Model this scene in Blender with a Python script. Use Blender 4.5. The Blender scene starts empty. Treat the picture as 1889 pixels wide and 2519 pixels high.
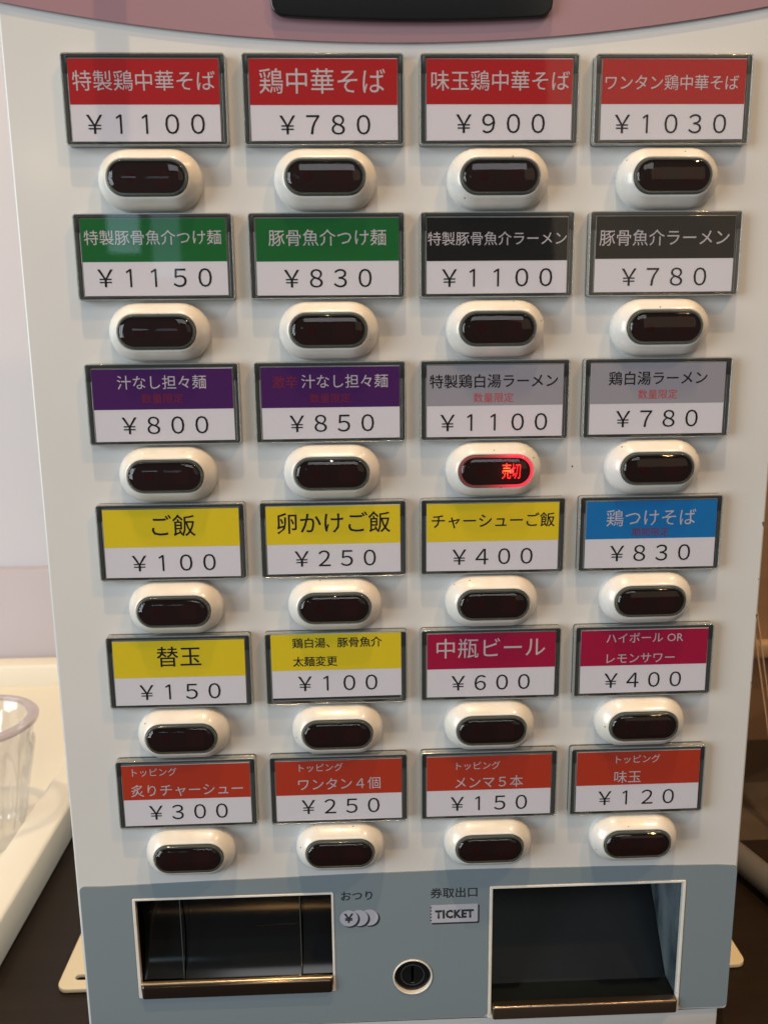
import bpy, bmesh, math, random
from mathutils import Vector, Matrix
random.seed(7)
S = 0.001                                    # everything below is written in millimetres
scene = bpy.context.scene
C = scene.collection

# ------------------------------------------------------------------ camera
cam_data = bpy.data.cameras.new('camera')
cam = bpy.data.objects.new('camera', cam_data)
C.objects.link(cam)
R = ((0.999156, -0.039776, -0.010217), (-0.017854, -0.196689, -0.980303), (0.036983, 0.979659, -0.197233))
cam.matrix_world = Matrix(((R[0][0], -R[1][0], -R[2][0], 94.531*S),
                           (R[0][1], -R[1][1], -R[2][1], -316.569*S),
                           (R[0][2], -R[1][2], -R[2][2], -94.836*S),
                           (0, 0, 0, 1)))
cam_data.sensor_fit = 'HORIZONTAL'
cam_data.sensor_width = 36
cam_data.lens = 36*2107.08/1889
cam_data.clip_start = 0.01
cam_data.clip_end = 100
cam_data.dof.use_dof = True
cam_data.dof.focus_distance = 0.335
cam_data.dof.aperture_fstop = 22
scene.camera = cam

# ------------------------------------------------------------------ world and lamps
world = bpy.data.worlds.new("World")
scene.world = world
world.use_nodes = True
world.node_tree.nodes['Background'].inputs[0].default_value = (1.0, 0.93, 0.86, 1)
world.node_tree.nodes['Background'].inputs[1].default_value = 0.075

def lamp(name, kind, loc, target, energy, colour, size=None, size_y=None):
    d = bpy.data.lights.new(name, kind)
    d.energy = energy
    d.color = colour
    if kind == 'AREA':
        d.shape = 'RECTANGLE'
        d.size = size; d.size_y = size_y or size
    elif kind == 'SPOT':
        d.shadow_soft_size = size; d.spot_size = math.radians(80); d.spot_blend = 0.6
    else:
        d.shadow_soft_size = size
    o = bpy.data.objects.new(name, d)
    C.objects.link(o)
    o.location = loc
    o.rotation_euler = (Vector(target)-Vector(loc)).to_track_quat('-Z', 'Y').to_euler()
    return o
MID = (0.1165, 0, -0.2)
lamp('window_and_fill', 'AREA', (-1.9, -1.2, 0.1), MID, 52, (0.84, 0.93, 1.0), 1.3, 1.5)
lamp('window_and_fill', 'AREA', (0.3, -2.3, 1.5), MID, 15, (0.96, 0.97, 1.0), 1.4, 1.0)  # front overhead fill added to brighten the panel, not a window
lamp('window_pane', 'AREA', (-0.55, -2.3, 0.24), MID, 0.12, (0.55, 0.85, 1.0), 0.09, 0.16)
lamp('window_pane', 'AREA', (-0.43, -2.3, 0.20), MID, 0.07, (0.55, 0.85, 1.0), 0.08, 0.22)
lamp('room_glow', 'AREA', (1.3, -2.2, 0.5), MID, 3.2, (1.0, 0.78, 0.52), 1.3, 1.3)
lamp('glint_light', 'POINT', (-0.34, -1.0, 0.155), MID, 0.5, (1.0, 0.85, 0.6), 0.012)  # point light added for the warm glint left of the first button
lamp('ceiling_spot', 'SPOT', (0.06, -0.47, 1.5), MID, 72, (1.0, 0.69, 0.35), 0.016)
lamp('ceiling_spot', 'SPOT', (0.85, -0.75, 1.2), MID, 36, (1.0, 0.55, 0.22), 0.04)
lamp('ceiling_spot', 'SPOT', (-0.55, 0.10, 1.5), (-0.15, 0.3, -0.4), 46, (1.0, 0.80, 0.55), 0.06)
lamp('ceiling_spot', 'SPOT', (1.1, 0.0, 1.3), (0.4, 0.35, -0.4), 16, (1.0, 0.62, 0.30), 0.06)

scene.view_settings.view_transform = 'Standard'
scene.view_settings.look = 'None'
scene.view_settings.gamma = 1
scene.view_settings.exposure = -0.1

# ------------------------------------------------------------------ materials
def mat(name, colour, rough=0.5, metal=0.0, spec=0.5, coat=0.0, coat_rough=0.05, noise=None, bump=None, emit=None, emit_s=0):
    m = bpy.data.materials.new(name)
    m.use_nodes = True
    nt = m.node_tree
    b = nt.nodes['Principled BSDF']
    b.inputs['Base Color'].default_value = (*colour, 1)
    b.inputs['Roughness'].default_value = rough
    b.inputs['Metallic'].default_value = metal
    b.inputs['Specular IOR Level'].default_value = spec
    b.inputs['Coat Weight'].default_value = coat
    b.inputs['Coat Roughness'].default_value = coat_rough
    if emit:
        b.inputs['Emission Color'].default_value = (*emit, 1)
        b.inputs['Emission Strength'].default_value = emit_s
    tc = nt.nodes.new('ShaderNodeTexCoord')
    if noise:                                 # (scale, amount, second colour)
        n = nt.nodes.new('ShaderNodeTexNoise'); n.inputs['Scale'].default_value = noise[0]
        n.inputs['Detail'].default_value = 6
        if len(noise) > 3:
            mp = nt.nodes.new('ShaderNodeMapping'); mp.inputs['Scale'].default_value = noise[3]
            nt.links.new(tc.outputs['Object'], mp.inputs['Vector']); nt.links.new(mp.outputs[0], n.inputs['Vector'])
        else:
            nt.links.new(tc.outputs['Object'], n.inputs['Vector'])
        rp = nt.nodes.new('ShaderNodeValToRGB')
        rp.color_ramp.elements[0].position = 0.5-noise[1]; rp.color_ramp.elements[1].position = 0.5+noise[1]
        rp.color_ramp.elements[0].color = (*colour, 1); rp.color_ramp.elements[1].color = (*noise[2], 1)
        nt.links.new(n.outputs['Fac'], rp.inputs['Fac']); nt.links.new(rp.outputs[0], b.inputs['Base Color'])
    if bump:                                  # (scale, strength, distance)
        n2 = nt.nodes.new('ShaderNodeTexNoise'); n2.inputs['Scale'].default_value = bump[0]; n2.inputs['Detail'].default_value = 3
        nt.links.new(tc.outputs['Object'], n2.inputs['Vector'])
        bp = nt.nodes.new('ShaderNodeBump'); bp.inputs['Strength'].default_value = bump[1]; bp.inputs['Distance'].default_value = bump[2]
        nt.links.new(n2.outputs['Fac'], bp.inputs['Height']); nt.links.new(bp.outputs[0], b.inputs['Normal'])
    return m

def clear_mat(name, tint=(1, 1, 1), base=0.045, rough=0.02, haze=0.0, haze_col=(0.8, 0.8, 0.8)):
    """thin clear plastic: transparent with a fresnel-like gloss, and a little milkiness"""
    m = bpy.data.materials.new(name); m.use_nodes = True
    nt = m.node_tree; nt.nodes.clear()
    out = nt.nodes.new('ShaderNodeOutputMaterial')
    tr = nt.nodes.new('ShaderNodeBsdfTransparent'); tr.inputs[0].default_value = (*tint, 1)
    gl = nt.nodes.new('ShaderNodeBsdfGlossy'); gl.inputs['Roughness'].default_value = rough
    gl.inputs['Color'].default_value = (1, 1, 1, 1)
    lw = nt.nodes.new('ShaderNodeLayerWeight'); lw.inputs['Blend'].default_value = 0.5
    pw = nt.nodes.new('ShaderNodeMath'); pw.operation = 'POWER'; pw.inputs[1].default_value = 5
    nt.links.new(lw.outputs['Facing'], pw.inputs[0])
    ma = nt.nodes.new('ShaderNodeMath'); ma.operation = 'MULTIPLY_ADD'; ma.inputs[1].default_value = 1-base; ma.inputs[2].default_value = base
    nt.links.new(pw.outputs[0], ma.inputs[0])
    src = tr
    if haze > 0:
        df = nt.nodes.new('ShaderNodeBsdfDiffuse'); df.inputs[0].default_value = (*haze_col, 1)
        mh = nt.nodes.new('ShaderNodeMixShader'); mh.inputs[0].default_value = haze
        nt.links.new(tr.outputs[0], mh.inputs[1]); nt.links.new(df.outputs[0], mh.inputs[2]); src = mh
    mx = nt.nodes.new('ShaderNodeMixShader')
    nt.links.new(ma.outputs[0], mx.inputs[0]); nt.links.new(src.outputs[0], mx.inputs[1]); nt.links.new(gl.outputs[0], mx.inputs[2])
    nt.links.new(mx.outputs[0], out.inputs[0])
    return m

def speck_mat(name, colour, rough, coat):
    """painted sheet with a faint orange-peel relief, a little grime and rare dark specks"""
    m = mat(name, colour, rough, coat=coat, coat_rough=0.16, bump=(900, 0.10, 0.00012))
    nt = m.node_tree; b = nt.nodes['Principled BSDF']
    tc = nt.nodes.new('ShaderNodeTexCoord')
    vo = nt.nodes.new('ShaderNodeTexVoronoi'); vo.inputs['Scale'].default_value = 38
    nt.links.new(tc.outputs['Object'], vo.inputs['Vector'])
    lt = nt.nodes.new('ShaderNodeMath'); lt.operation = 'LESS_THAN'; lt.inputs[1].default_value = 0.014
    nt.links.new(vo.outputs['Distance'], lt.inputs[0])
    no = nt.nodes.new('ShaderNodeTexNoise'); no.inputs['Scale'].default_value = 9; no.inputs['Detail'].default_value = 7
    nt.links.new(tc.outputs['Object'], no.inputs['Vector'])
    rp = nt.nodes.new('ShaderNodeValToRGB')
    rp.color_ramp.elements[0].position = 0.3; rp.color_ramp.elements[1].position = 0.62
    rp.color_ramp.elements[0].color = (*[c*0.93 for c in colour], 1); rp.color_ramp.elements[1].color = (*colour, 1)
    nt.links.new(no.outputs['Fac'], rp.inputs['Fac'])
    mx = nt.nodes.new('ShaderNodeMix'); mx.data_type = 'RGBA'
    mx.inputs['B'].default_value = (0.09, 0.075, 0.06, 1)
    nt.links.new(lt.outputs[0], mx.inputs['Factor']); nt.links.new(rp.outputs[0], mx.inputs['A'])
    nt.links.new(mx.outputs['Result'], b.inputs['Base Color'])
    return m

M = dict(
    white=speck_mat('white_enamel', (0.62, 0.62, 0.605), 0.35, 0.35),
    bezel=mat('white_gloss_plastic', (0.71, 0.69, 0.645), 0.3, coat=0.5, coat_rough=0.04),
    header=mat('mauve_film', (0.31, 0.175, 0.20), 0.35, coat=0.3, coat_rough=0.1, bump=(700, 0.1, 0.0001)),
    grey=mat('blue_grey_film', (0.185, 0.232, 0.258), 0.45, coat=0.15, coat_rough=0.3, bump=(1200, 0.15, 0.0001)),
    holder=mat('dark_holder_plastic', (0.042, 0.046, 0.044), 0.25, coat=0.3),
    holder_inner=mat('grey_holder_plastic', (0.15, 0.155, 0.145), 0.3, coat=0.3),
    holder_dark=mat('black_clip_plastic', (0.018, 0.019, 0.02), 0.3),
    edge=clear_mat('clear_holder_wall', (0.80, 0.84, 0.82), 0.12, 0.12, 0.35, (0.55, 0.57, 0.55)),
    cover=clear_mat('clear_cover', (0.97, 0.97, 0.97), 0.022, 0.03, 0.004, (0.7, 0.7, 0.7)),
    paper=mat('white_paper', (0.70, 0.68, 0.73), 0.8, spec=0.1),
    black_gloss=mat('black_gloss_plastic', (0.006, 0.007, 0.008), 0.12),
    lens_side=mat('grey_green_lens_side', (0.06, 0.07, 0.062), 0.15, coat=0.6, coat_rough=0.03),
    window=mat('dark_red_window', (0.013, 0.0052, 0.0050), 0.4, spec=0.15),
    led=mat('unlit_red_lamp', (0.020, 0.003, 0.003), 0.5, spec=0.1),
    unlit=mat('unlit_sign', (0.019, 0.0055, 0.0055), 0.5, spec=0.1),
    lens=clear_mat('button_lens', (0.9, 0.9, 0.9), 0.03, 0.02),
    ink=mat('black_ink', (0.010, 0.010, 0.013), 0.8, spec=0.05),
    ink_white=mat('white_ink', (0.53, 0.49, 0.52), 0.8, spec=0.1),
    ink_red_deep=mat('deep_red_ink', (0.20, 0.012, 0.03), 0.7, spec=0.1),
    ink_red=mat('red_ink', (0.50, 0.035, 0.04), 0.7),
    print_dark=mat('dark_print', (0.022, 0.028, 0.035), 0.5),
    print_light=mat('pale_print', (0.40, 0.41, 0.47), 0.5),
    steel=mat('dark_steel', (0.10, 0.075, 0.06), 0.16, metal=0.9),
    lip_gleam=mat('gold_highlight', (0.75, 0.58, 0.36), 0.32, metal=0.9),
    steel_lip=mat('brushed_lip', (0.20, 0.155, 0.12), 0.25, metal=0.9),
    cavity=mat('dark_tray_inside', (0.003, 0.003, 0.0035), 0.45, spec=0.03),
    chute=mat('dark_ticket_chute', (0.0045, 0.0065, 0.0075), 0.4, spec=0.10, noise=(22, 0.3, (0.012, 0.016, 0.018))),
    scratched_sheen=mat('scratched_sheen_wall', (0.025, 0.037, 0.042), 0.3, noise=(90, 0.15, (0.12, 0.15, 0.165), (1, 1, 0.35))),  # scratches, with the bluish reflection painted in as lighter colour
    cream=mat('cream_plastic', (0.76, 0.72, 0.62), 0.45),
    base=mat('ivory_painted_steel', (0.66, 0.58, 0.42), 0.5, bump=(300, 0.1, 0.0002)),
    table=mat('dark_brown_table', (0.011, 0.0065, 0.004), 0.5, spec=0.25, noise=(14, 0.25, (0.018, 0.011, 0.007), (1, 12, 1)), bump=(900, 0.2, 0.0002)),
    wall=mat('pale_wall', (0.53, 0.53, 0.58), 0.8),
    wall_low=mat('mauve_grey_wall', (0.46, 0.425, 0.47), 0.7),
    wood=mat('brown_wood_panel', (0.21, 0.12, 0.065), 0.6, noise=(8, 0.25, (0.27, 0.16, 0.09), (1, 1, 8))),
    wood_light=mat('tan_wood_ledge', (0.34, 0.23, 0.13), 0.6),
    tube=mat('grey_plastic_tube', (0.12, 0.12, 0.12), 0.45),
    acrylic=clear_mat('clear_acrylic', (0.93, 0.90, 0.86), 0.05, 0.02, 0.04, (0.8, 0.7, 0.6)),
    acrylic_edge_glow=mat('acrylic_edge_glow', (0.62, 0.42, 0.27), 0.2),
    cup=clear_mat('clear_cup_plastic', (0.93, 0.93, 0.93), 0.10, 0.08, 0.12, (0.80, 0.77, 0.74)),
    cup_rim=clear_mat('cup_rim_plastic', (0.84, 0.80, 0.82), 0.10, 0.08, 0.30, (0.62, 0.56, 0.58)),
    chip=mat('worn_paint', (0.12, 0.09, 0.07), 0.8),
    glow=mat('lit_red_sign', (0.2, 0.0, 0.0), 0.5, emit=(1.0, 0.02, 0.015), emit_s=2.2),
    glow_hot=mat('lit_red_sign_centre', (0.3, 0.02, 0.0), 0.5, emit=(1.0, 0.30, 0.06), emit_s=3.0),
)
def add_dust(m, scale, thr, col):
    nt = m.node_tree; b = nt.nodes['Principled BSDF']; base = tuple(b.inputs['Base Color'].default_value)
    tc = nt.nodes.new('ShaderNodeTexCoord'); oi = nt.nodes.new('ShaderNodeObjectInfo')
    va = nt.nodes.new('ShaderNodeVectorMath'); va.operation = 'ADD'
    nt.links.new(tc.outputs['Object'], va.inputs[0]); nt.links.new(oi.outputs['Random'], va.inputs[1])
    vo = nt.nodes.new('ShaderNodeTexVoronoi'); vo.inputs['Scale'].default_value = scale; nt.links.new(va.outputs[0], vo.inputs['Vector'])
    lt = nt.nodes.new('ShaderNodeMath'); lt.operation = 'LESS_THAN'; lt.inputs[1].default_value = thr; nt.links.new(vo.outputs['Distance'], lt.inputs[0])
    no = nt.nodes.new('ShaderNodeTexNoise'); no.inputs['Scale'].default_value = 120; no.inputs['Detail'].default_value = 5; nt.links.new(va.outputs[0], no.inputs['Vector'])
    rp = nt.nodes.new('ShaderNodeValToRGB'); rp.color_ramp.elements[0].position = 0.35; rp.color_ramp.elements[1].position = 0.6
    rp.color_ramp.elements[0].color = (*[c*k for c, k in zip(base[:3], (0.94, 0.92, 0.87))], 1); rp.color_ramp.elements[1].color = base
    nt.links.new(no.outputs['Fac'], rp.inputs['Fac'])
    mx = nt.nodes.new('ShaderNodeMix'); mx.data_type = 'RGBA'; mx.inputs['B'].default_value = (*col, 1)
    nt.links.new(lt.outputs[0], mx.inputs['Factor']); nt.links.new(rp.outputs[0], mx.inputs['A']); nt.links.new(mx.outputs['Result'], b.inputs['Base Color'])
    rr = nt.nodes.new('ShaderNodeMapRange'); rr.inputs['To Min'].default_value = 0.02; rr.inputs['To Max'].default_value = 0.16
    nt.links.new(no.outputs['Fac'], rr.inputs['Value']); nt.links.new(rr.outputs[0], b.inputs['Coat Roughness'])
add_dust(M['bezel'], 160, 0.05, (0.12, 0.10, 0.08))
BAND = dict(red=(0.40, 0.012, 0.016), vermilion=(0.44, 0.035, 0.012), green=(0.006, 0.125, 0.026), black=(0.006, 0.006, 0.006),
            purple=(0.060, 0.007, 0.105), grey=(0.32, 0.31, 0.35), yellow=(0.72, 0.56, 0.014), blue=(0.004, 0.165, 0.46), crimson=(0.36, 0.001, 0.045))
for k, v in BAND.items():
    M['band_'+k] = mat('print_'+k, v, 0.7, spec=0.08)

# ------------------------------------------------------------------ builders
def obj(name, mesh, material, parent=None, loc=(0, 0, 0)):
    o = bpy.data.objects.new(name, mesh)
    C.objects.link(o)
    if material is not None and not mesh.materials: mesh.materials.append(material)
    if parent is not None: o.parent = parent
    o.location = Vector(loc)*S
    return o
def finish(bm, name, smooth=0):
    bmesh.ops.scale(bm, vec=(S, S, S), verts=bm.verts)
    me = bpy.data.meshes.new(name); bm.to_mesh(me); bm.free()
    if smooth:
        for p in me.polygons: p.use_smooth = True
        me.set_sharp_from_angle(angle=math.radians(smooth))
    return me
def box(name, x0, x1, y0, y1, z0, z1, bev=0.0, seg=2):
    bm = bmesh.new()
    bmesh.ops.create_cube(bm, size=1)
    for v in bm.verts:
        v.co = Vector(((x0+x1)/2+v.co.x*(x1-x0), (y0+y1)/2+v.co.y*(y1-y0), (z0+z1)/2+v.co.z*(z1-z0)))
    if bev: bmesh.ops.bevel(bm, geom=bm.edges[:], offset=bev, segments=seg, affect='EDGES', profile=0.5)
    return finish(bm, name, 35 if bev else 0)
def rrect(x0, x1, z0, z1, r=0, n=5, rs=None):
    """outline, counter-clockwise from bottom left; rs = radii (bl, br, tr, tl)"""
    rs = rs or (r, r, r, r)
    out = []
    for (cx, cz, a0, rr) in ((x0, z0, 180, rs[0]), (x1, z0, 270, rs[1]), (x1, z1, 0, rs[2]), (x0, z1, 90, rs[3])):
        if rr <= 0: out.append((cx, cz)); continue
        sx = 1 if cx == x0 else -1; sz = 1 if cz == z0 else -1
        for i in range(n+1):
            a = math.radians(a0+90*i/n)
            out.append((cx+sx*rr+rr*math.cos(a), cz+sz*rr+rr*math.sin(a)))
    return out
def circle(cx, cz, r, n=40):
    return [(cx+r*math.cos(2*math.pi*i/n), cz+r*math.sin(2*math.pi*i/n)) for i in range(n)]
def sheet(name, loops, front, thick, bev=0.0):
    """flat sheet in the XZ plane cut to loops (first the outline, then holes); front = y of its front face"""
    cu = bpy.data.curves.new(name, 'CURVE'); cu.dimensions = '2D'; cu.fill_mode = 'BOTH'
    for L in loops:
        sp = cu.splines.new('POLY'); sp.points.add(len(L)-1)
        for i, (x, z) in enumerate(L): sp.points[i].co = (x, z, 0, 1)
        sp.use_cyclic_u = True
    cu.extrude = thick/2-bev; cu.bevel_depth = bev; cu.bevel_resolution = 2; cu.offset = -bev
    t = bpy.data.objects.new(name, cu); C.objects.link(t)
    dg = bpy.context.evaluated_depsgraph_get()
    me = bpy.data.meshes.new_from_object(t.evaluated_get(dg), depsgraph=dg)
    bpy.data.objects.remove(t); bpy.data.curves.remove(cu)
    yc = front+thick/2
    me.transform(Matrix(((S, 0, 0, 0), (0, 0, -S, yc*S), (0, S, 0, 0), (0, 0, 0, 1))))
    me.name = name; me.materials.clear()
    if bev:
        for p in me.polygons: p.use_smooth = True
        me.set_sharp_from_angle(angle=math.radians(40))
    return me
def poly(name, pts, y):
    """a printed flat patch"""
    bm = bmesh.new(); bm.faces.new([bm.verts.new((x, y, z)) for x, z in pts])
    return finish(bm, name)
def text_mesh(name, s, x0, x1, zc, y, weight=0.0, squash=1.0, zspan=None, spacing=1.0):
    cu = bpy.data.curves.new(name, 'FONT'); cu.body = s; cu.resolution_u = 2; cu.offset = weight; cu.space_character = spacing
    t = bpy.data.objects.new(name, cu); C.objects.link(t)
    dg = bpy.context.evaluated_depsgraph_get()
    me = bpy.data.meshes.new_from_object(t.evaluated_get(dg), depsgraph=dg)
    bpy.data.objects.remove(t); bpy.data.curves.remove(cu)
    xs = [v.co.x for v in me.vertices]; ys = [v.co.y for v in me.vertices]
    k = (x1-x0)/(max(xs)-min(xs)); kz = k*squash
    if zspan: kz = zspan/(max(ys)-min(ys))
    cy = (max(ys)+min(ys))/2
    me.transform(Matrix(((k*S, 0, 0, (x0-k*min(xs))*S), (0, 0, -1, y*S), (0, kz*S, 0, (zc-kz*cy)*S), (0, 0, 0, 1))))
    me.name = name; me.materials.clear()
    return me
def bold_mesh(name, s, x0, x1, zc, y, d=0.13):
    """heavier lettering: the same strokes laid a hair apart"""
    bm = bmesh.new()
    for i, (dx, dz) in enumerate(((0, 0), (d, 0), (0, d), (d, d), (d/2, d/2))):
        me = text_mesh(name, s, x0, x1-d, zc-d/2, y-0.008*i); me.transform(Matrix.Translation((dx*S, 0, dz*S))); bm.from_mesh(me); bpy.data.meshes.remove(me)
    me = bpy.data.meshes.new(name); bm.to_mesh(me); bm.free(); return me
def price_mesh(s, x0, x1, zc, yy):
    """yen sign and full-width figures; the figure 1 is set without a foot"""
    x0 += 0.3 if s[-1] != '１' else 0
    bm = bmesh.new()
    for i, ch in enumerate(s):
        if ch == '１':
            pts = [(0.475, 0.0), (0.555, 0.0), (0.555, 0.733), (0.485, 0.733), (0.325, 0.625), (0.350, 0.562), (0.475, 0.640)]
            bm.faces.new([bm.verts.new((i+x, y, 0)) for x, y in pts]); continue
        cu = bpy.data.curves.new('t', 'FONT'); cu.body = ch; cu.resolution_u = 3
        t = bpy.data.objects.new('t', cu); C.objects.link(t)
        dg = bpy.context.evaluated_depsgraph_get()
        me = bpy.data.meshes.new_from_object(t.evaluated_get(dg), depsgraph=dg)
        bpy.data.objects.remove(t); bpy.data.curves.remove(cu)
        me.transform(Matrix.Translation((i, 0, 0))); bm.from_mesh(me); bpy.data.meshes.remove(me)
    xs = [v.co.x for v in bm.verts]; ys = [v.co.y for v in bm.verts]
    k = (x1-x0)/(max(xs)-min(xs)); kz = k*0.97; cy = (max(ys)+min(ys))/2
    for v in bm.verts: v.co = Vector((x0+k*(v.co.x-min(xs)), yy, zc+kz*(v.co.y-cy)))
    return finish(bm, 'price')
def pill(a, b, d, n=14):
    """stadium outline, half width a, half height b, at y=-d"""
    out = []
    for i in range(n+1):
        t = -math.pi/2+math.pi*i/n; out.append((a-b+b*math.cos(t), -d, b*math.sin(t)))
    for i in range(n+1):
        t = math.pi/2+math.pi*i/n; out.append((-(a-b)+b*math.cos(t), -d, b*math.sin(t)))
    return out
def loft(name, rings, cap=True, smooth=40):
    bm = bmesh.new(); prev = None
    for r in rings:
        vs = [bm.verts.new(p) for p in r]
        if prev:
            for i in range(len(vs)):
                j = (i+1) % len(vs); bm.faces.new((prev[i], prev[j], vs[j], vs[i]))
        prev = vs
    if cap: bm.faces.new(prev)
    bmesh.ops.recalc_face_normals(bm, faces=bm.faces[:])
    return finish(bm, name, smooth)
def tag(o, label, cat, group=None):
    o['label'] = label; o['category'] = cat
    if group: o['group'] = group
    return o

# ------------------------------------------------------------------ the ticket machine
BX, BY, BZ = 116.5, 100.0, -400.0
machine = bpy.data.objects.new('ticket_machine', None); C.objects.link(machine)
machine.location = Vector((BX, BY, BZ))*S
tag(machine, 'white meal ticket vending machine with rows of coloured price plates and oval buttons', 'ticket machine')
OFF = (-BX, -BY, -BZ)                         # parts are modelled in place, then hung on the machine
def part(name, mesh, material, loc=(0, 0, 0), label=None):
    o = obj(name, mesh, material, machine, (OFF[0]+loc[0], OFF[1]+loc[1], OFF[2]+loc[2]))
    if label: o['label'] = label
    return o

part('housing', box('housing', -18.5, 251.2, 62.0, 215, -396.8, 149, 2.0), M['white'])
part('door_frame', sheet('door_frame', [rrect(-18.5, 251.2, -396.8, 149, 1.0), rrect(-15.0, 248.0, -380.9, -317.0)], 6.05, 55.9, 0.3), M['white'])
part('skirt', box('skirt', -18.0, 250.6, 2.2, 6.4, -396.8, -382.4, 1.0), M['white'])
coin_o = rrect(2.9, 83.0, -364.0, -319.2, rs=(2.5, 2.5, 0.3, 0.3))
tick_o = rrect(150.1, 230.5, -380.2, -319.2, rs=(1.0, 1.0, 0.3, 0.3))
lock_o = circle(116.6, -359.7, 7.9)
part('front_panel', sheet('front_panel', [rrect(-20.4, 253.4, -382.0, 150.0, 1.5), rrect(2.4, 83.6, -364.4, -318.9), rrect(149.6, 231.0, -380.6, -318.9), circle(116.6, -359.7, 7.9)], 0, 6.0, 0.9), M['white'])

def gtop(x):
    t = (x-130)/135.0
    return -309.9-1.9*abs(t)**1.3*(1.0 if x > 130 else 1.15)-(0.0)
edge = []
for i in range(5):                            # top right corner, then leftwards along the curved top
    a = math.radians(0+90*i/4); edge.append((253.0-2+2*math.cos(a), -314.0+2*math.sin(a)))
for i in range(1, 40):
    x = 251.0-(270.0-2.2)*i/40; edge.append((x, gtop(x)))
for i in range(5):
    a = math.radians(90+90*i/4); edge.append((-19.2+2+2*math.cos(a), -314.0+2*math.sin(a)))
edge += [(-19.2, -380.6), (147.2, -380.6), (148.5, -379.2), (148.5, -317.9), (231.9, -317.9), (231.9, -378.9), (233.1, -380.4), (251.5, -380.4), (253.0, -378.9)]
part('lower_panel', sheet('lower_panel', [edge, rrect(1.4, 84.2, -365.2, -318.1, 0.6), circle(116.6, -359.7, 8.6)], -0.45, 0.43, 0.12), M['grey'])

# header with its curved lower edge
hd = [(-20.2, 149.0)]
for i in range(61):
    x = -20.2+273.4*i/60; hd.append((x, 3.9+0.000715*(x-111.5)**2))
hd.append((253.2, 149.0))
part('header_panel', sheet('header_panel', [hd], -1.1, 1.08, 0.15), M['header'])
dw = []
for (cx, a0, a1) in ((75.0, 180, 265), (160.3, 275, 360)):
    for i in range(7):
        a = math.radians(a0+(a1-a0)*i/6); dw.append((cx+4.6*math.cos(a), 15.7+4.4*math.sin(a)))
    if cx < 100:
        for i in range(1, 10): x = 75+85.3*i/10; dw.append((x, 11.3-1.2*(1-((x-117.6)/43)**2)))
dw += [(164.9, 66.0), (70.4, 66.0)]
part('display_window', sheet('display_window', [dw], -3.6, 2.08, 0.5), M['black_gloss'])
part('shadow_block', box('shadow_block', 14.0, 24.0, -35, -1.12, 66, 92, 3.0, 3), M['bezel'])  # unseen block added and sized to cast the vertical shadow band below

# change tray
ct = part('change_tray', sheet('tray_bezel', [rrect(1.6, 84.0, -365.0, -318.3, 0.6), coin_o], -0.7, 2.7, 0.2), M['bezel'])
def sub(name, mesh, material, parent, loc=(0, 0, 0)):
    return obj(name, mesh, material, parent, loc)
def cavity(name, x0, x1, z0, z1, y0, y1t, y1b, inset=0.0):
    """open-fronted pocket whose back leans (y1t deep at the top, y1b at the bottom)"""
    bm = bmesh.new()
    f = [bm.verts.new(p) for p in ((x0, y0, z0), (x1, y0, z0), (x1, y0, z1), (x0, y0, z1))]
    k = [bm.verts.new(p) for p in ((x0, y1b, z0), (x1, y1b, z0), (x1, y1t, z1), (x0, y1t, z1))]
    bm.faces.new(k)
    for i in range(4): bm.faces.new((f[i], f[(i+1) % 4], k[(i+1) % 4], k[i]))
    return finish(bm, name)
sub('tray_pocket', cavity('coin_pocket', 2.6, 83.4, -364.3, -318.95, 1.9, 42, 30), M['cavity'], ct)
# curved smoked flap between two seams, and flat cheeks beside it
def curved(name, x0, x1, z0, z1, y0, bulge, n=16):
    bm = bmesh.new(); a = []; t = 0.8
    for dy in (0, t):
        row = []
        for i in range(n+1):
            u = i/n; z = z1+(z0-z1)*u; y = y0+bulge*(1-(1-u)**2)*0.9-bulge*0.9*u**3+dy
            row.append((bm.verts.new((x0, y, z)), bm.verts.new((x1, y, z))))
        a.append(row)
    for r in a:
        for i in range(n): bm.faces.new((r[i][0], r[i][1], r[i+1][1], r[i+1][0]))
    for s in (0, 1):
        for i in range(n): bm.faces.new((a[0][i][s], a[0][i+1][s], a[1][i+1][s], a[1][i][s]))
    bmesh.ops.recalc_face_normals(bm, faces=bm.faces[:])
    return finish(bm, name, 40)
sub('flap', curved('flap', 20.6, 69.4, -359.5, -319.0, 3.0, 12.0), M['black_gloss'], ct)
sub('cheek', curved('cheek', 2.9, 19.9, -359.5, -319.0, 3.6, 12.0), M['black_gloss'], ct)
sub('cheek', curved('cheek', 70.1, 83.0, -359.5, -319.0, 3.6, 12.0), M['black_gloss'], ct)
sub('seam_and_glint', box('seam_and_glint', 19.95, 20.3, 2.6, 3.2, -359, -319.2), M['lens_side'], ct)
sub('seam_and_glint', box('seam_and_glint', 69.6, 69.95, 2.6, 3.2, -359, -319.2), M['lens_side'], ct)
sub('seam_and_glint', box('glint_bar', 50.5, 69.2, 9.4, 10.2, -340.2, -339.7, 0.15), M['steel'], ct)  # bar standing in for a highlight line across the flap
sub('lip', box('lip', 3.2, 82.8, -2.6, 1.8, -364.6, -357.9, 1.3, 4), M['steel'], ct)
sub('lip_highlight', box('lip_highlight', 3.2, 82.8, -2.0, -0.2, -358.3, -357.1, 0.55, 4), M['lip_gleam'], ct)  # gold bar added as the warm highlight along the lip's top

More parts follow.
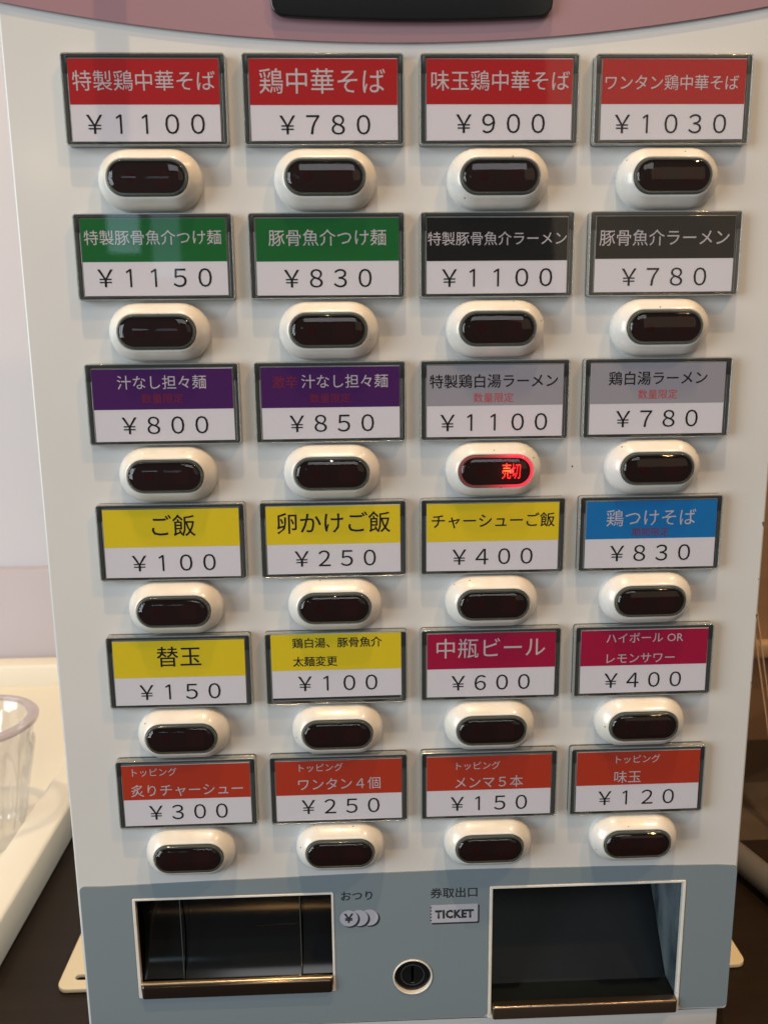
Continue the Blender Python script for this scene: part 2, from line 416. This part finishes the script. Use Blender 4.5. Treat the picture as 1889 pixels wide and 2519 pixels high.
# ticket tray
tt = part('ticket_tray', sheet('tray_bezel', [rrect(148.8, 231.6, -381.4, -318.2, 0.6), tick_o], -0.7, 2.7, 0.2), M['bezel'])
sub('tray_pocket', cavity('ticket_pocket', 149.8, 230.9, -376, -318.95, 1.9, 57, 13), M['chute'], tt)
bm = bmesh.new()
bm.faces.new([bm.verts.new(p) for p in ((230.5, 2.2, -374.5), (230.5, 12.6, -374.5), (230.5, 55.5, -319.6), (230.5, 2.2, -319.6))])
sub('side_wall', finish(bm, 'side_wall'), M['scratched_sheen'], tt)
sub('lip', box('lip', 150.6, 230.4, -2.6, 1.8, -381.0, -374.6, 1.0, 4), M['steel_lip'], tt)

# lock
lk = part('lock', sheet('lock_ring', [circle(116.6, -359.7, 8.4, 56), circle(116.6, -359.7, 7.75, 56)], -0.9, 2.4, 0.3), M['bezel'])
sub('lock_core', sheet('lock_core', [circle(116.6, -359.7, 7.7, 48), rrect(116.0, 117.2, -363.6, -355.6, 0.3)], 0.8, 2.0, 0.4), M['black_gloss'], lk)
sub('core_ring', sheet('core_ring', [circle(116.6, -359.7, 5.1, 40), circle(116.6, -359.7, 4.7, 40)], 0.62, 0.17), M['holder'], lk)
sub('keyway', box('keyway', 115.5, 117.7, 2.9, 3.6, -364, -355), M['cavity'], lk)

# printed signs beside the trays
sg = part('printed_text', bold_mesh('change_text', 'おつり', 87.0, 100.0, -320.3, -0.49), M['print_dark'])
sg = part('printed_text', bold_mesh('ticket_slot_text', '券取出口', 124.1, 143.6, -320.3, -0.49), M['print_dark'])
for i, x in enumerate((98.5, 94.3, 90.1)):
    y = -0.47-0.06*i
    d = part('coin_icon', poly('coin_shade', circle(x+0.75, -331.2, 3.85, 32), y), M['print_dark'])
    sub('coin_face', poly('coin_face', circle(x, -330.6, 3.8, 32), y-0.03), M['print_light'], d)
    if i == 2: sub('yen_mark', text_mesh('yen_mark', '￥', 88.0, 92.1, -330.5, y-0.06, 0.03), M['print_dark'], d)
d = part('ticket_icon', poly('ticket_shade', rrect(124.7, 144.6, -335.0, -326.3, 0.5), -0.48), M['print_dark'])
sub('ticket_face', poly('ticket_face', rrect(124.2, 143.9, -334.2, -325.8, 0.5), -0.51), M['print_light'], d)
for i in range(5): sub('perforation', poly('perforation', circle(124.3, -327.0-1.5*i, 0.36, 10), -0.54), M['print_dark'], d)
sub('ticket_word', text_mesh('ticket_word', 'TICKET', 126.0, 142.2, -330.3, -0.55, 0.055, 1.0, 4.1, 1.12), M['print_dark'], d)

# base plate with slots
bm = bmesh.new()
def slot(x, y, l=9, w=2.2, n=6):
    o = []
    for i in range(n+1):
        a = -math.pi/2+math.pi*i/n; o.append((x+l/2+w*math.cos(a), y+w*math.sin(a)))
    for i in range(n+1):
        a = math.pi/2+math.pi*i/n; o.append((x-l/2+w*math.cos(a), y+w*math.sin(a)))
    return o
bp = sheet('base_plate', [rrect(-51.0, 284.5, -225, -45, 5.0), slot(-33.5, -53, 17, 1.9), slot(266.5, -53, 17, 1.9), slot(-35.5, -205), slot(268.5, -205)], 0, 2.2, 0.4)
bp.transform(Matrix(((1, 0, 0, 0), (0, 0, -1, 0), (0, 1, 0, 0), (0, 0, 0, 1))))   # lay it flat: z' = y, y' = -z
part('base_plate', bp, M['base'], (0, 0, -399.6))

# ---- price plates and buttons
PW, PH, RP = 54.72, 29.23, 51.13
rows = [
(0,0,[('特製鶏中華そば', 3.64, 50.99, -5.45, -12.06), ('￥１１００', 7.01, 46.97, -19.03, -25.76)]),
(0,1,[('鶏中華そば', 5.81, 48.25, -4.65, -13.05), ('￥７８０', 11.86, 43.05, -19.19, -26.12)]),
(0,2,[('味玉鶏中華そば', 3.92, 51.31, -5.31, -12.03), ('￥９００', 12.12, 43.08, -18.87, -25.79)]),
(0,3,[('ワンタン鶏中華そば', 3.63, 49.99, -6.56, -11.86), ('￥１０３０', 7.01, 46.47, -18.91, -26.02)]),
(1,0,[('特製豚骨魚介つけ麺', 3.52, 50.68, -5.4, -10.63), ('￥１１５０', 6.93, 46.81, -18.24, -24.97)]),
(1,1,[('豚骨魚介つけ麺', 7.06, 48.07, -5.24, -11.59), ('￥８３０', 11.75, 42.86, -18.47, -25.88)]),
(1,2,[('特製豚骨魚介ラーメン', 2.73, 51.94, -6.52, -11.52), ('￥１１００', 7.42, 47.13, -18.85, -25.92)]),
(1,3,[('豚骨魚介ラーメン', 3.66, 50.27, -6.22, -11.89), ('￥７８０', 11.72, 42.79, -19.03, -26.08)]),
(2,0,[('汁なし担々麺', 11.32, 42.95, -4.17, -9.18), ('数量限定r', 19.71, 34.55, -10.75, -14.05), ('￥８００', 11.72, 43.0, -18.72, -25.41)]),
(2,1,[('激辛r', 6.56, 15.69, -4.31, -9.91), ('汁なし担々麺', 17.03, 48.25, -4.23, -9.85), ('数量限定r', 20.03, 34.59, -11.11, -14.94), ('￥８５０', 12.06, 43.04, -18.63, -25.7)]),
(2,2,[('特製鶏白湯ラーメン', 3.39, 50.3, -5.0, -10.25), ('数量限定r', 19.4, 34.1, -11.84, -15.45), ('￥１１００', 6.97, 46.72, -19.25, -26.04)]),
(2,3,[('鶏白湯ラーメン', 9.04, 45.55, -4.62, -9.91), ('数量限定r', 20.12, 34.69, -11.34, -14.97), ('￥７８０', 11.91, 42.86, -18.79, -25.45)]),
(3,0,[('ご飯', 20.3, 36.27, -4.28, -11.99), ('￥１００', 11.88, 43.16, -18.98, -25.76)]),
(3,1,[('卵かけご飯', 6.42, 48.63, -4.41, -11.82), ('￥２５０', 12.34, 43.1, -18.05, -25.59)]),
(3,2,[('チャーシューご飯', 4.19, 50.64, -5.58, -11.18), ('￥４００', 11.66, 42.54, -18.96, -25.75)]),
(3,3,[('鶏つけそば', 10.35, 44.51, -5.15, -11.6), ('期間限定r', 20.16, 34.41, -12.22, -15.65), ('￥８３０', 11.9, 43.13, -18.63, -25.64)]),
(4,0,[('替玉', 19.0, 35.74, -4.11, -12.41), ('￥１５０', 11.33, 42.53, -19.11, -25.94)]),
(4,1,[('鶏白湯、豚骨魚介', 10.66, 44.96, -1.77, -6.34), ('太麺変更', 10.73, 27.73, -9.34, -13.65), ('￥１００', 12.12, 43.1, -16.95, -24.23)]),
(4,2,[('中瓶ビール', 6.11, 48.4, -3.32, -12.02), ('￥６００', 11.57, 42.67, -18.49, -25.41)]),
(4,3,[('ハイボール OR', 12.32, 42.55, -2.81, -7.17), ('レモンサワー', 12.67, 39.55, -11.32, -15.44), ('￥４００', 11.76, 42.67, -19.11, -25.79)]),
(5,0,[('トッピング', 6.4, 23.74, -2.98, -6.69), ('炙りチャーシュー', 5.47, 49.38, -10.07, -15.29), ('￥３００', 11.73, 42.96, -18.78, -25.69)]),
(5,1,[('トッピング', 11.66, 28.99, -2.56, -7.19), ('ワンタン４個', 11.17, 43.79, -9.11, -14.98), ('￥２５０', 11.96, 43.34, -17.74, -25.84)]),
(5,2,[('トッピング', 14.06, 31.68, -4.09, -7.79), ('メンマ５本', 13.65, 40.86, -10.54, -15.79), ('￥１５０', 11.56, 42.76, -18.82, -25.97)]),
(5,3,[('トッピング', 18.29, 36.17, -3.06, -7.09), ('味玉', 17.88, 28.74, -10.19, -15.27), ('￥１２０', 11.35, 42.7, -18.23, -25.42)]),

]
style = {(0, 0): 'red', (0, 1): 'red', (0, 2): 'red', (0, 3): 'red', (1, 0): 'green', (1, 1): 'green', (1, 2): 'black', (1, 3): 'black',
         (2, 0): 'purple', (2, 1): 'purple', (2, 2): 'grey', (2, 3): 'grey', (3, 0): 'yellow', (3, 1): 'yellow', (3, 2): 'yellow', (3, 3): 'blue',
         (4, 0): 'yellow', (4, 1): 'yellow', (4, 2): 'crimson', (4, 3): 'crimson', (5, 0): 'vermilion', (5, 1): 'vermilion', (5, 2): 'vermilion', (5, 3): 'vermilion'}
light_text = ('red', 'green', 'black', 'purple', 'blue', 'crimson', 'vermilion')
me_back = sheet('holder_back', [rrect(0, PW, -PH, 0, 1.2)], -0.9, 0.88)
me_ring = sheet('holder_ring', [rrect(0.45, PW-0.45, -PH+0.45, -0.4, 0.9), rrect(1.75, PW-1.7, -PH+1.0, -1.35, 0.5)], -3.5, 2.55, 0.3)  # dark colour stands in for refraction through the clear holder's edge
me_inner = sheet('inner_ring', [rrect(1.8, PW-1.75, -PH+1.05, -1.4, 0.5), rrect(2.75, PW-2.65, -PH+1.7, -2.05, 0.2)], -3.3, 2.35, 0.3)  # paler colour paints the highlight on the holder's inner edge
me_wall = sheet('holder_wall', [rrect(0, PW, -PH, 0, 1.2), rrect(0.46, PW-0.46, -PH+0.46, -0.41, 0.8)], -3.9, 2.98, 0.35)
me_cover = sheet('clear_cover', [rrect(0.3, PW-0.3, -PH+0.3, -0.3, 1.0)], -4.05, 0.1)
me_paper = sheet('paper_insert', [rrect(2.45, 52.35, -27.75, -1.85)], -3.68, 0.2)
me_clip = box('clip', -0.8, 0.8, -3.6, -0.95, -6.3, -0.6, 0.15)
me_tab = box('tab', -4.0, 4.0, -3.6, -0.95, -28.75, -28.0, 0.1)

bez = loft('button_bezel', [pill(17.9, 10.2, 0.02), pill(17.9, 10.2, 1.6), pill(17.85, 10.15, 2.6), pill(17.6, 9.9, 3.6), pill(17.1, 9.4, 4.6), pill(16.4, 8.7, 5.6), pill(15.5, 7.8, 6.6), pill(14.7, 7.0, 7.45), pill(14.3, 6.6, 7.75), pill(14.0, 6.3, 7.85), pill(13.8, 6.1, 7.7), pill(13.7, 6.0, 7.3), pill(13.7, 6.0, 5.5)], cap=False, smooth=60)
lside = loft('lens_side', [pill(13.65, 5.95, 5.6), pill(13.6, 5.9, 8.5), pill(13.35, 5.65, 8.85), pill(12.8, 5.1, 8.85), pill(12.6, 4.9, 8.2)], cap=False, smooth=50)
wnd = loft('window', [pill(12.62, 4.92, 8.3), pill(12.55, 4.85, 8.5)], smooth=30)
dome = loft('lens', [pill(13.3, 5.6, 8.87), pill(12.95, 5.25, 9.4), pill(12.3, 4.6, 9.8), pill(11.2, 3.5, 10.15), pill(9.8, 2.1, 10.4), pill(8.5, 0.8, 10.52), pill(7.8, 0.1, 10.54)], smooth=80)
led = poly('lamp_dot', circle(-5.6, 0, 1.7, 24), -8.53)
blank = poly('unlit_sign', rrect(2.4, 8.8, -2.9, 3.1, 0.5), -8.53)
names = {'red': 'red', 'green': 'green', 'black': 'black', 'purple': 'purple', 'grey': 'pale grey', 'yellow': 'yellow', 'blue': 'blue', 'crimson': 'crimson', 'vermilion': 'orange red'}
for r, c, texts in rows:
    st = style[(r, c)]
    lx, lz = 60.0*c, -RP*r
    jx = random.uniform(-0.35, 0.35); jz = random.uniform(-0.15, 0.15)
    if (r, c) == (4, 1): jz = 1.3
    pl = part('price_plate', me_back, M['holder'], (lx, 0, lz), 'price plate with a %s band across its upper half' % names[st])
    sub('holder_ring', me_ring, M['holder'], pl)
    sub('inner_ring', me_inner, M['holder_inner'], pl)
    sub('holder_wall', me_wall, M['edge'], pl)
    sub('clip', me_clip, M['holder_dark'], pl, (1.3, 0, 0)); sub('clip', me_clip, M['holder_dark'], pl, (PW-1.3, 0, 0))
    sub('tab', me_tab, M['holder_dark'], pl, (13.5, 0, 0)); sub('tab', me_tab, M['holder_dark'], pl, (41.5, 0, 0))
    sub('paper_insert', me_paper, M['paper'], pl, (jx*0.5, 0, jz)).rotation_euler.y = math.radians(random.uniform(-0.25, 0.25))
    bh = 16.35+random.uniform(-0.25, 0.25)
    sub('colour_band', poly('colour_band', [(2.45+jx*0.5, -bh+jz), (52.35+jx*0.5, -bh+jz), (52.35+jx*0.5, -1.85+jz), (2.45+jx*0.5, -1.85+jz)], -3.72), M['band_'+st], pl)
    for (t, x0, x1, z0, z1) in texts:
        red = t.endswith('r'); t = t.rstrip('r')
        price = t.startswith('￥')
        zc = (z0+z1)/2
        m = M['ink'] if price or st not in light_text else M['ink_white']
        if red: m = M['ink_red_deep' if st in ('purple', 'blue') else 'ink_red']
        if price: me = price_mesh(t, x0, x1, zc, -3.76)
        elif m is M['ink']: me = bold_mesh('print', t, x0, x1, zc, -3.75, 0.09)
        else: me = text_mesh('print', t, x0, x1, zc, -3.76, 0.0)
        sub('price' if price else 'dish_name', me, m, pl)
    sub('clear_cover', me_cover, M['cover'], pl)
    b = part('push_button', bez, M['bezel'], (lx+27.33, 0, lz-40.23))
    sold = (r, c) == (2, 2)
    if sold: b['label'] = 'button lit red with the sold out sign'
    rim = sub('lens_rim', lside.copy() if sold else lside, M['lens_side'], b)
    sub('lens_window', wnd, M['window'], b)
    sub('lamp_dot', led, M['led'], b)
    if not sold: sub('unlit_sign', blank, M['unlit'], b)
    if sold:
        sub('sold_out_sign', text_mesh('sold_out', '売切', 2.2, 9.0, 0.1, -8.56, 0.0, 1.0, 5.9), M['glow'], b)
        # the red light the sign sheds along the inside of the lens edge
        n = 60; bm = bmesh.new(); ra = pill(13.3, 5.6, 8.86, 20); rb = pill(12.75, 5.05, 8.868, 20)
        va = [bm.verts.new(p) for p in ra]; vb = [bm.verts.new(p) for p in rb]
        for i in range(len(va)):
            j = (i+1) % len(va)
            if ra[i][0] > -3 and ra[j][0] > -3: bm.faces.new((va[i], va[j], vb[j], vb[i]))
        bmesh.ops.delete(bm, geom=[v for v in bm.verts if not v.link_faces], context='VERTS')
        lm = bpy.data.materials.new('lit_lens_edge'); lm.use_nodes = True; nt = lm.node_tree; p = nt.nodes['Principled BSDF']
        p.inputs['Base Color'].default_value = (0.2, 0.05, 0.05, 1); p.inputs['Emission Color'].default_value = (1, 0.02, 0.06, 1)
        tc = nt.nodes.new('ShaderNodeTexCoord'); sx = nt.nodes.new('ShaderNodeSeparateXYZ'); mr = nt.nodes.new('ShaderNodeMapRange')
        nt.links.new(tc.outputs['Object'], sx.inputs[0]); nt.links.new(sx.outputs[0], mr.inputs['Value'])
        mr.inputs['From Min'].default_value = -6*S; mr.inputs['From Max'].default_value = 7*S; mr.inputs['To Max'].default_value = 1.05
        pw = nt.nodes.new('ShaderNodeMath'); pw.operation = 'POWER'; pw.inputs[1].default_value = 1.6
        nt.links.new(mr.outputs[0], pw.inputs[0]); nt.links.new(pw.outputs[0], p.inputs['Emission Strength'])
        rim.data.materials.clear(); rim.data.materials.append(lm)
        sub('lit_edge', finish(bm, 'lit_edge', 60), lm, b)
        gm = M['glow']; nt = gm.node_tree; p = nt.nodes['Principled BSDF']       # brightest where the bulb sits behind the sign
        tc = nt.nodes.new('ShaderNodeTexCoord'); ds = nt.nodes.new('ShaderNodeVectorMath'); ds.operation = 'DISTANCE'
        ds.inputs[1].default_value = (4.0*S, -8.56*S, 0.4*S); nt.links.new(tc.outputs['Object'], ds.inputs[0])
        mr = nt.nodes.new('ShaderNodeMapRange'); mr.inputs['From Max'].default_value = 2.6*S; mr.inputs['To Min'].default_value = 1; mr.inputs['To Max'].default_value = 0
        nt.links.new(ds.outputs['Value'], mr.inputs['Value'])
        mx = nt.nodes.new('ShaderNodeMix'); mx.data_type = 'RGBA'; mx.inputs['A'].default_value = (1, 0.012, 0.015, 1); mx.inputs['B'].default_value = (1, 0.16, 0.03, 1)
        nt.links.new(mr.outputs[0], mx.inputs['Factor']); nt.links.new(mx.outputs['Result'], p.inputs['Emission Color']); p.inputs['Emission Strength'].default_value = 3.0
        gl = bpy.data.lights.new('sign_lamp', 'POINT'); gl.energy = 0.0028; gl.color = (1, 0.05, 0.05); gl.shadow_soft_size = 0.001
        go = bpy.data.objects.new('sign_lamp', gl); C.objects.link(go); go.parent = b; go.location = Vector((5.6, -12.5, 0))*S
    sub('lens', dome, M['lens'], b)

# ------------------------------------------------------------------ table, walls and what stands around
table = bpy.data.objects.new('table', None); C.objects.link(table); table.location = Vector((200, 170, -430))*S
tag(table, 'dark brown table that the ticket machine stands on', 'table')
tb = obj('tabletop', box('tabletop', -700, 500, -330, 115, 0, 29.9, 1.0), M['table'], table)
rt = tb
def struct(name, mesh, material, loc=(0, 0, 0)):
    o = obj(name, mesh, material, None, loc); o['kind'] = 'structure'; return o
lw = struct('wall_left', box('wall_left', -900, 20, 452, 460, -700, 500), M['wall'])
obj('lower_wall_panel', box('lower_wall_panel', -900, 19, 440, 451.9, -700, -294.5, 1.0), M['wall_low'], lw)
rw = struct('wall_right', box('wall_right', 230, 1100, 305, 315, -700, 500), M['wood'])
obj('ledge', box('ledge', 230, 1090, 292, 304.9, -337, -326, 1.0), M['wood_light'], rw)

# serving tray, left behind the machine
tray = bpy.data.objects.new('serving_tray', None); C.objects.link(tray); tray.location = Vector((-235, 230, -400))*S
tag(tray, 'cream plastic tray with a thick rim on the table left of the machine', 'tray')
def tpart(name, x0, x1, y0, y1, z0, z1, bev): obj(name, box(name, x0+235, x1+235, y0-230, y1-230, z0+400, z1+400, bev, 3), M['cream'], tray)
tpart('tray_floor', -378, -92, -18, 428, -399.4, -396, 0.8)
tpart('rim', -106, -84, -30, 438, -399.2, -376, 2.0)
tpart('rim', -400, -378, -30, 438, -399.2, -376, 2.0)
tpart('rim', -378.5, -105.5, 415, 437.5, -399.1, -376.2, 2.0)
tpart('rim', -378.5, -105.5, -29.5, -8, -399.1, -376.2, 2.0)

def cup(loc, tilt, label):
    t = bpy.data.objects.new('plastic_cup', None); C.objects.link(t); t.location = Vector(loc)*S
    t.rotation_euler = tilt
    tag(t, label, 'cup', 'clear cups in the cream tray')
    n = 96; rings = []
    for k in range(15):
        h = 78*k/14
        rr = 20+14.5*k/14
        ring = []
        for i in range(n):
            a = 2*math.pi*i/n
            f = 2.2*math.cos(15*a+0.25*math.sin(h/7.0)) if 1 < k < 12 else 0
            q = rr+f
            ring.append((q*math.cos(a), q*math.sin(a), h))
        rings.append(ring)
    rings.reverse()
    obj('cup_wall', loft('cup_wall', rings, True, 80), M['cup'], t)
    rr = [[(q*math.cos(2*math.pi*i/64), q*math.sin(2*math.pi*i/64), z) for i in range(64)] for q, z in ((35.0, 76), (36.6, 77), (36.9, 79), (35.8, 80.2), (30.6, 80.2), (29.8, 79.2), (32.4, 77.4), (35.0, 76))]
    obj('cup_rim', loft('cup_rim', rr, False, 50), M['cup_rim'], t)
cup((-135, 172, -395.6), (0.0, math.radians(0), 0), 'clear fluted plastic cup standing in the cream tray nearest the machine')

# clear acrylic stand leaning behind the machine, and a grey pipe on the table at the right
st = bpy.data.objects.new('acrylic_stand', None); C.objects.link(st); st.location = Vector((345, 190, -400))*S
tag(st, 'clear acrylic stand with glowing edges behind the right side of the machine', 'acrylic stand')
def leaf(name, x0, x1, y0, y1, m):
    """a sheet leaning sideways: its top is 32 mm left of its foot"""
    bm = bmesh.new(); f = []
    for y in (y0, y1): f.append([bm.verts.new(p) for p in ((x0-32, y, 156), (x1-32, y, 156), (x1, y, 0.4), (x0, y, 0.4))])
    bm.faces.new(f[0]); bm.faces.new(f[1][::-1])
    for i in range(4): bm.faces.new((f[0][i], f[1][i], f[1][(i+1) % 4], f[0][(i+1) % 4]))
    bmesh.ops.recalc_face_normals(bm, faces=bm.faces[:])
    obj(name, finish(bm, name), m, st)
leaf('sheet', 10.5, 13.5, -39, 30, M['acrylic'])
leaf('edge', 10.2, 10.9, -40, -39.1, M['acrylic_edge_glow']); leaf('edge', 13.1, 13.8, -40, -39.1, M['acrylic_edge_glow'])  # light caught in the sheet's edges, painted as orange strips
obj('foot', box('foot', -20, 40, -38, 30, 0.1, 0.38), M['acrylic'], st)
def tube(name, pts, r, m, n=20):
    rings = []
    for i, p in enumerate(pts):
        a = Vector(pts[max(i-1, 0)]); b = Vector(pts[min(i+1, len(pts)-1)]); d = (b-a).normalized()
        u = d.cross(Vector((0, 0, 1))).normalized(); w = u.cross(d)
        rings.append([tuple(Vector(p)+u*r*math.cos(2*math.pi*k/n)+w*r*math.sin(2*math.pi*k/n)) for k in range(n)])
    return loft(name, rings, True, 60)
pp = obj('cable_duct', tube('cable_duct', [(46, -60, 0), (30, 0, 0), (14, 60, 0), (0, 110, 0)], 7.5, M['tube']), M['tube'], None, (297, 75, -390.8))
tag(pp, 'grey plastic cable duct lying on the table right of the machine', 'cable duct')

for x, z, a, b in ((252.7, -166, 0.7, 1.6), (252.9, -203, 0.6, 1.1), (252.5, -188, 0.3, 0.5), (252.8, -231, 0.3, 0.6)):
    part('paint_chip', poly('chip', [(x+a*math.cos(t)*(0.7+0.3*math.sin(3*t)), z+b*math.sin(t)*(0.8+0.2*math.cos(2*t))) for t in [2*math.pi*i/14 for i in range(14)]], -0.012), M['chip'])
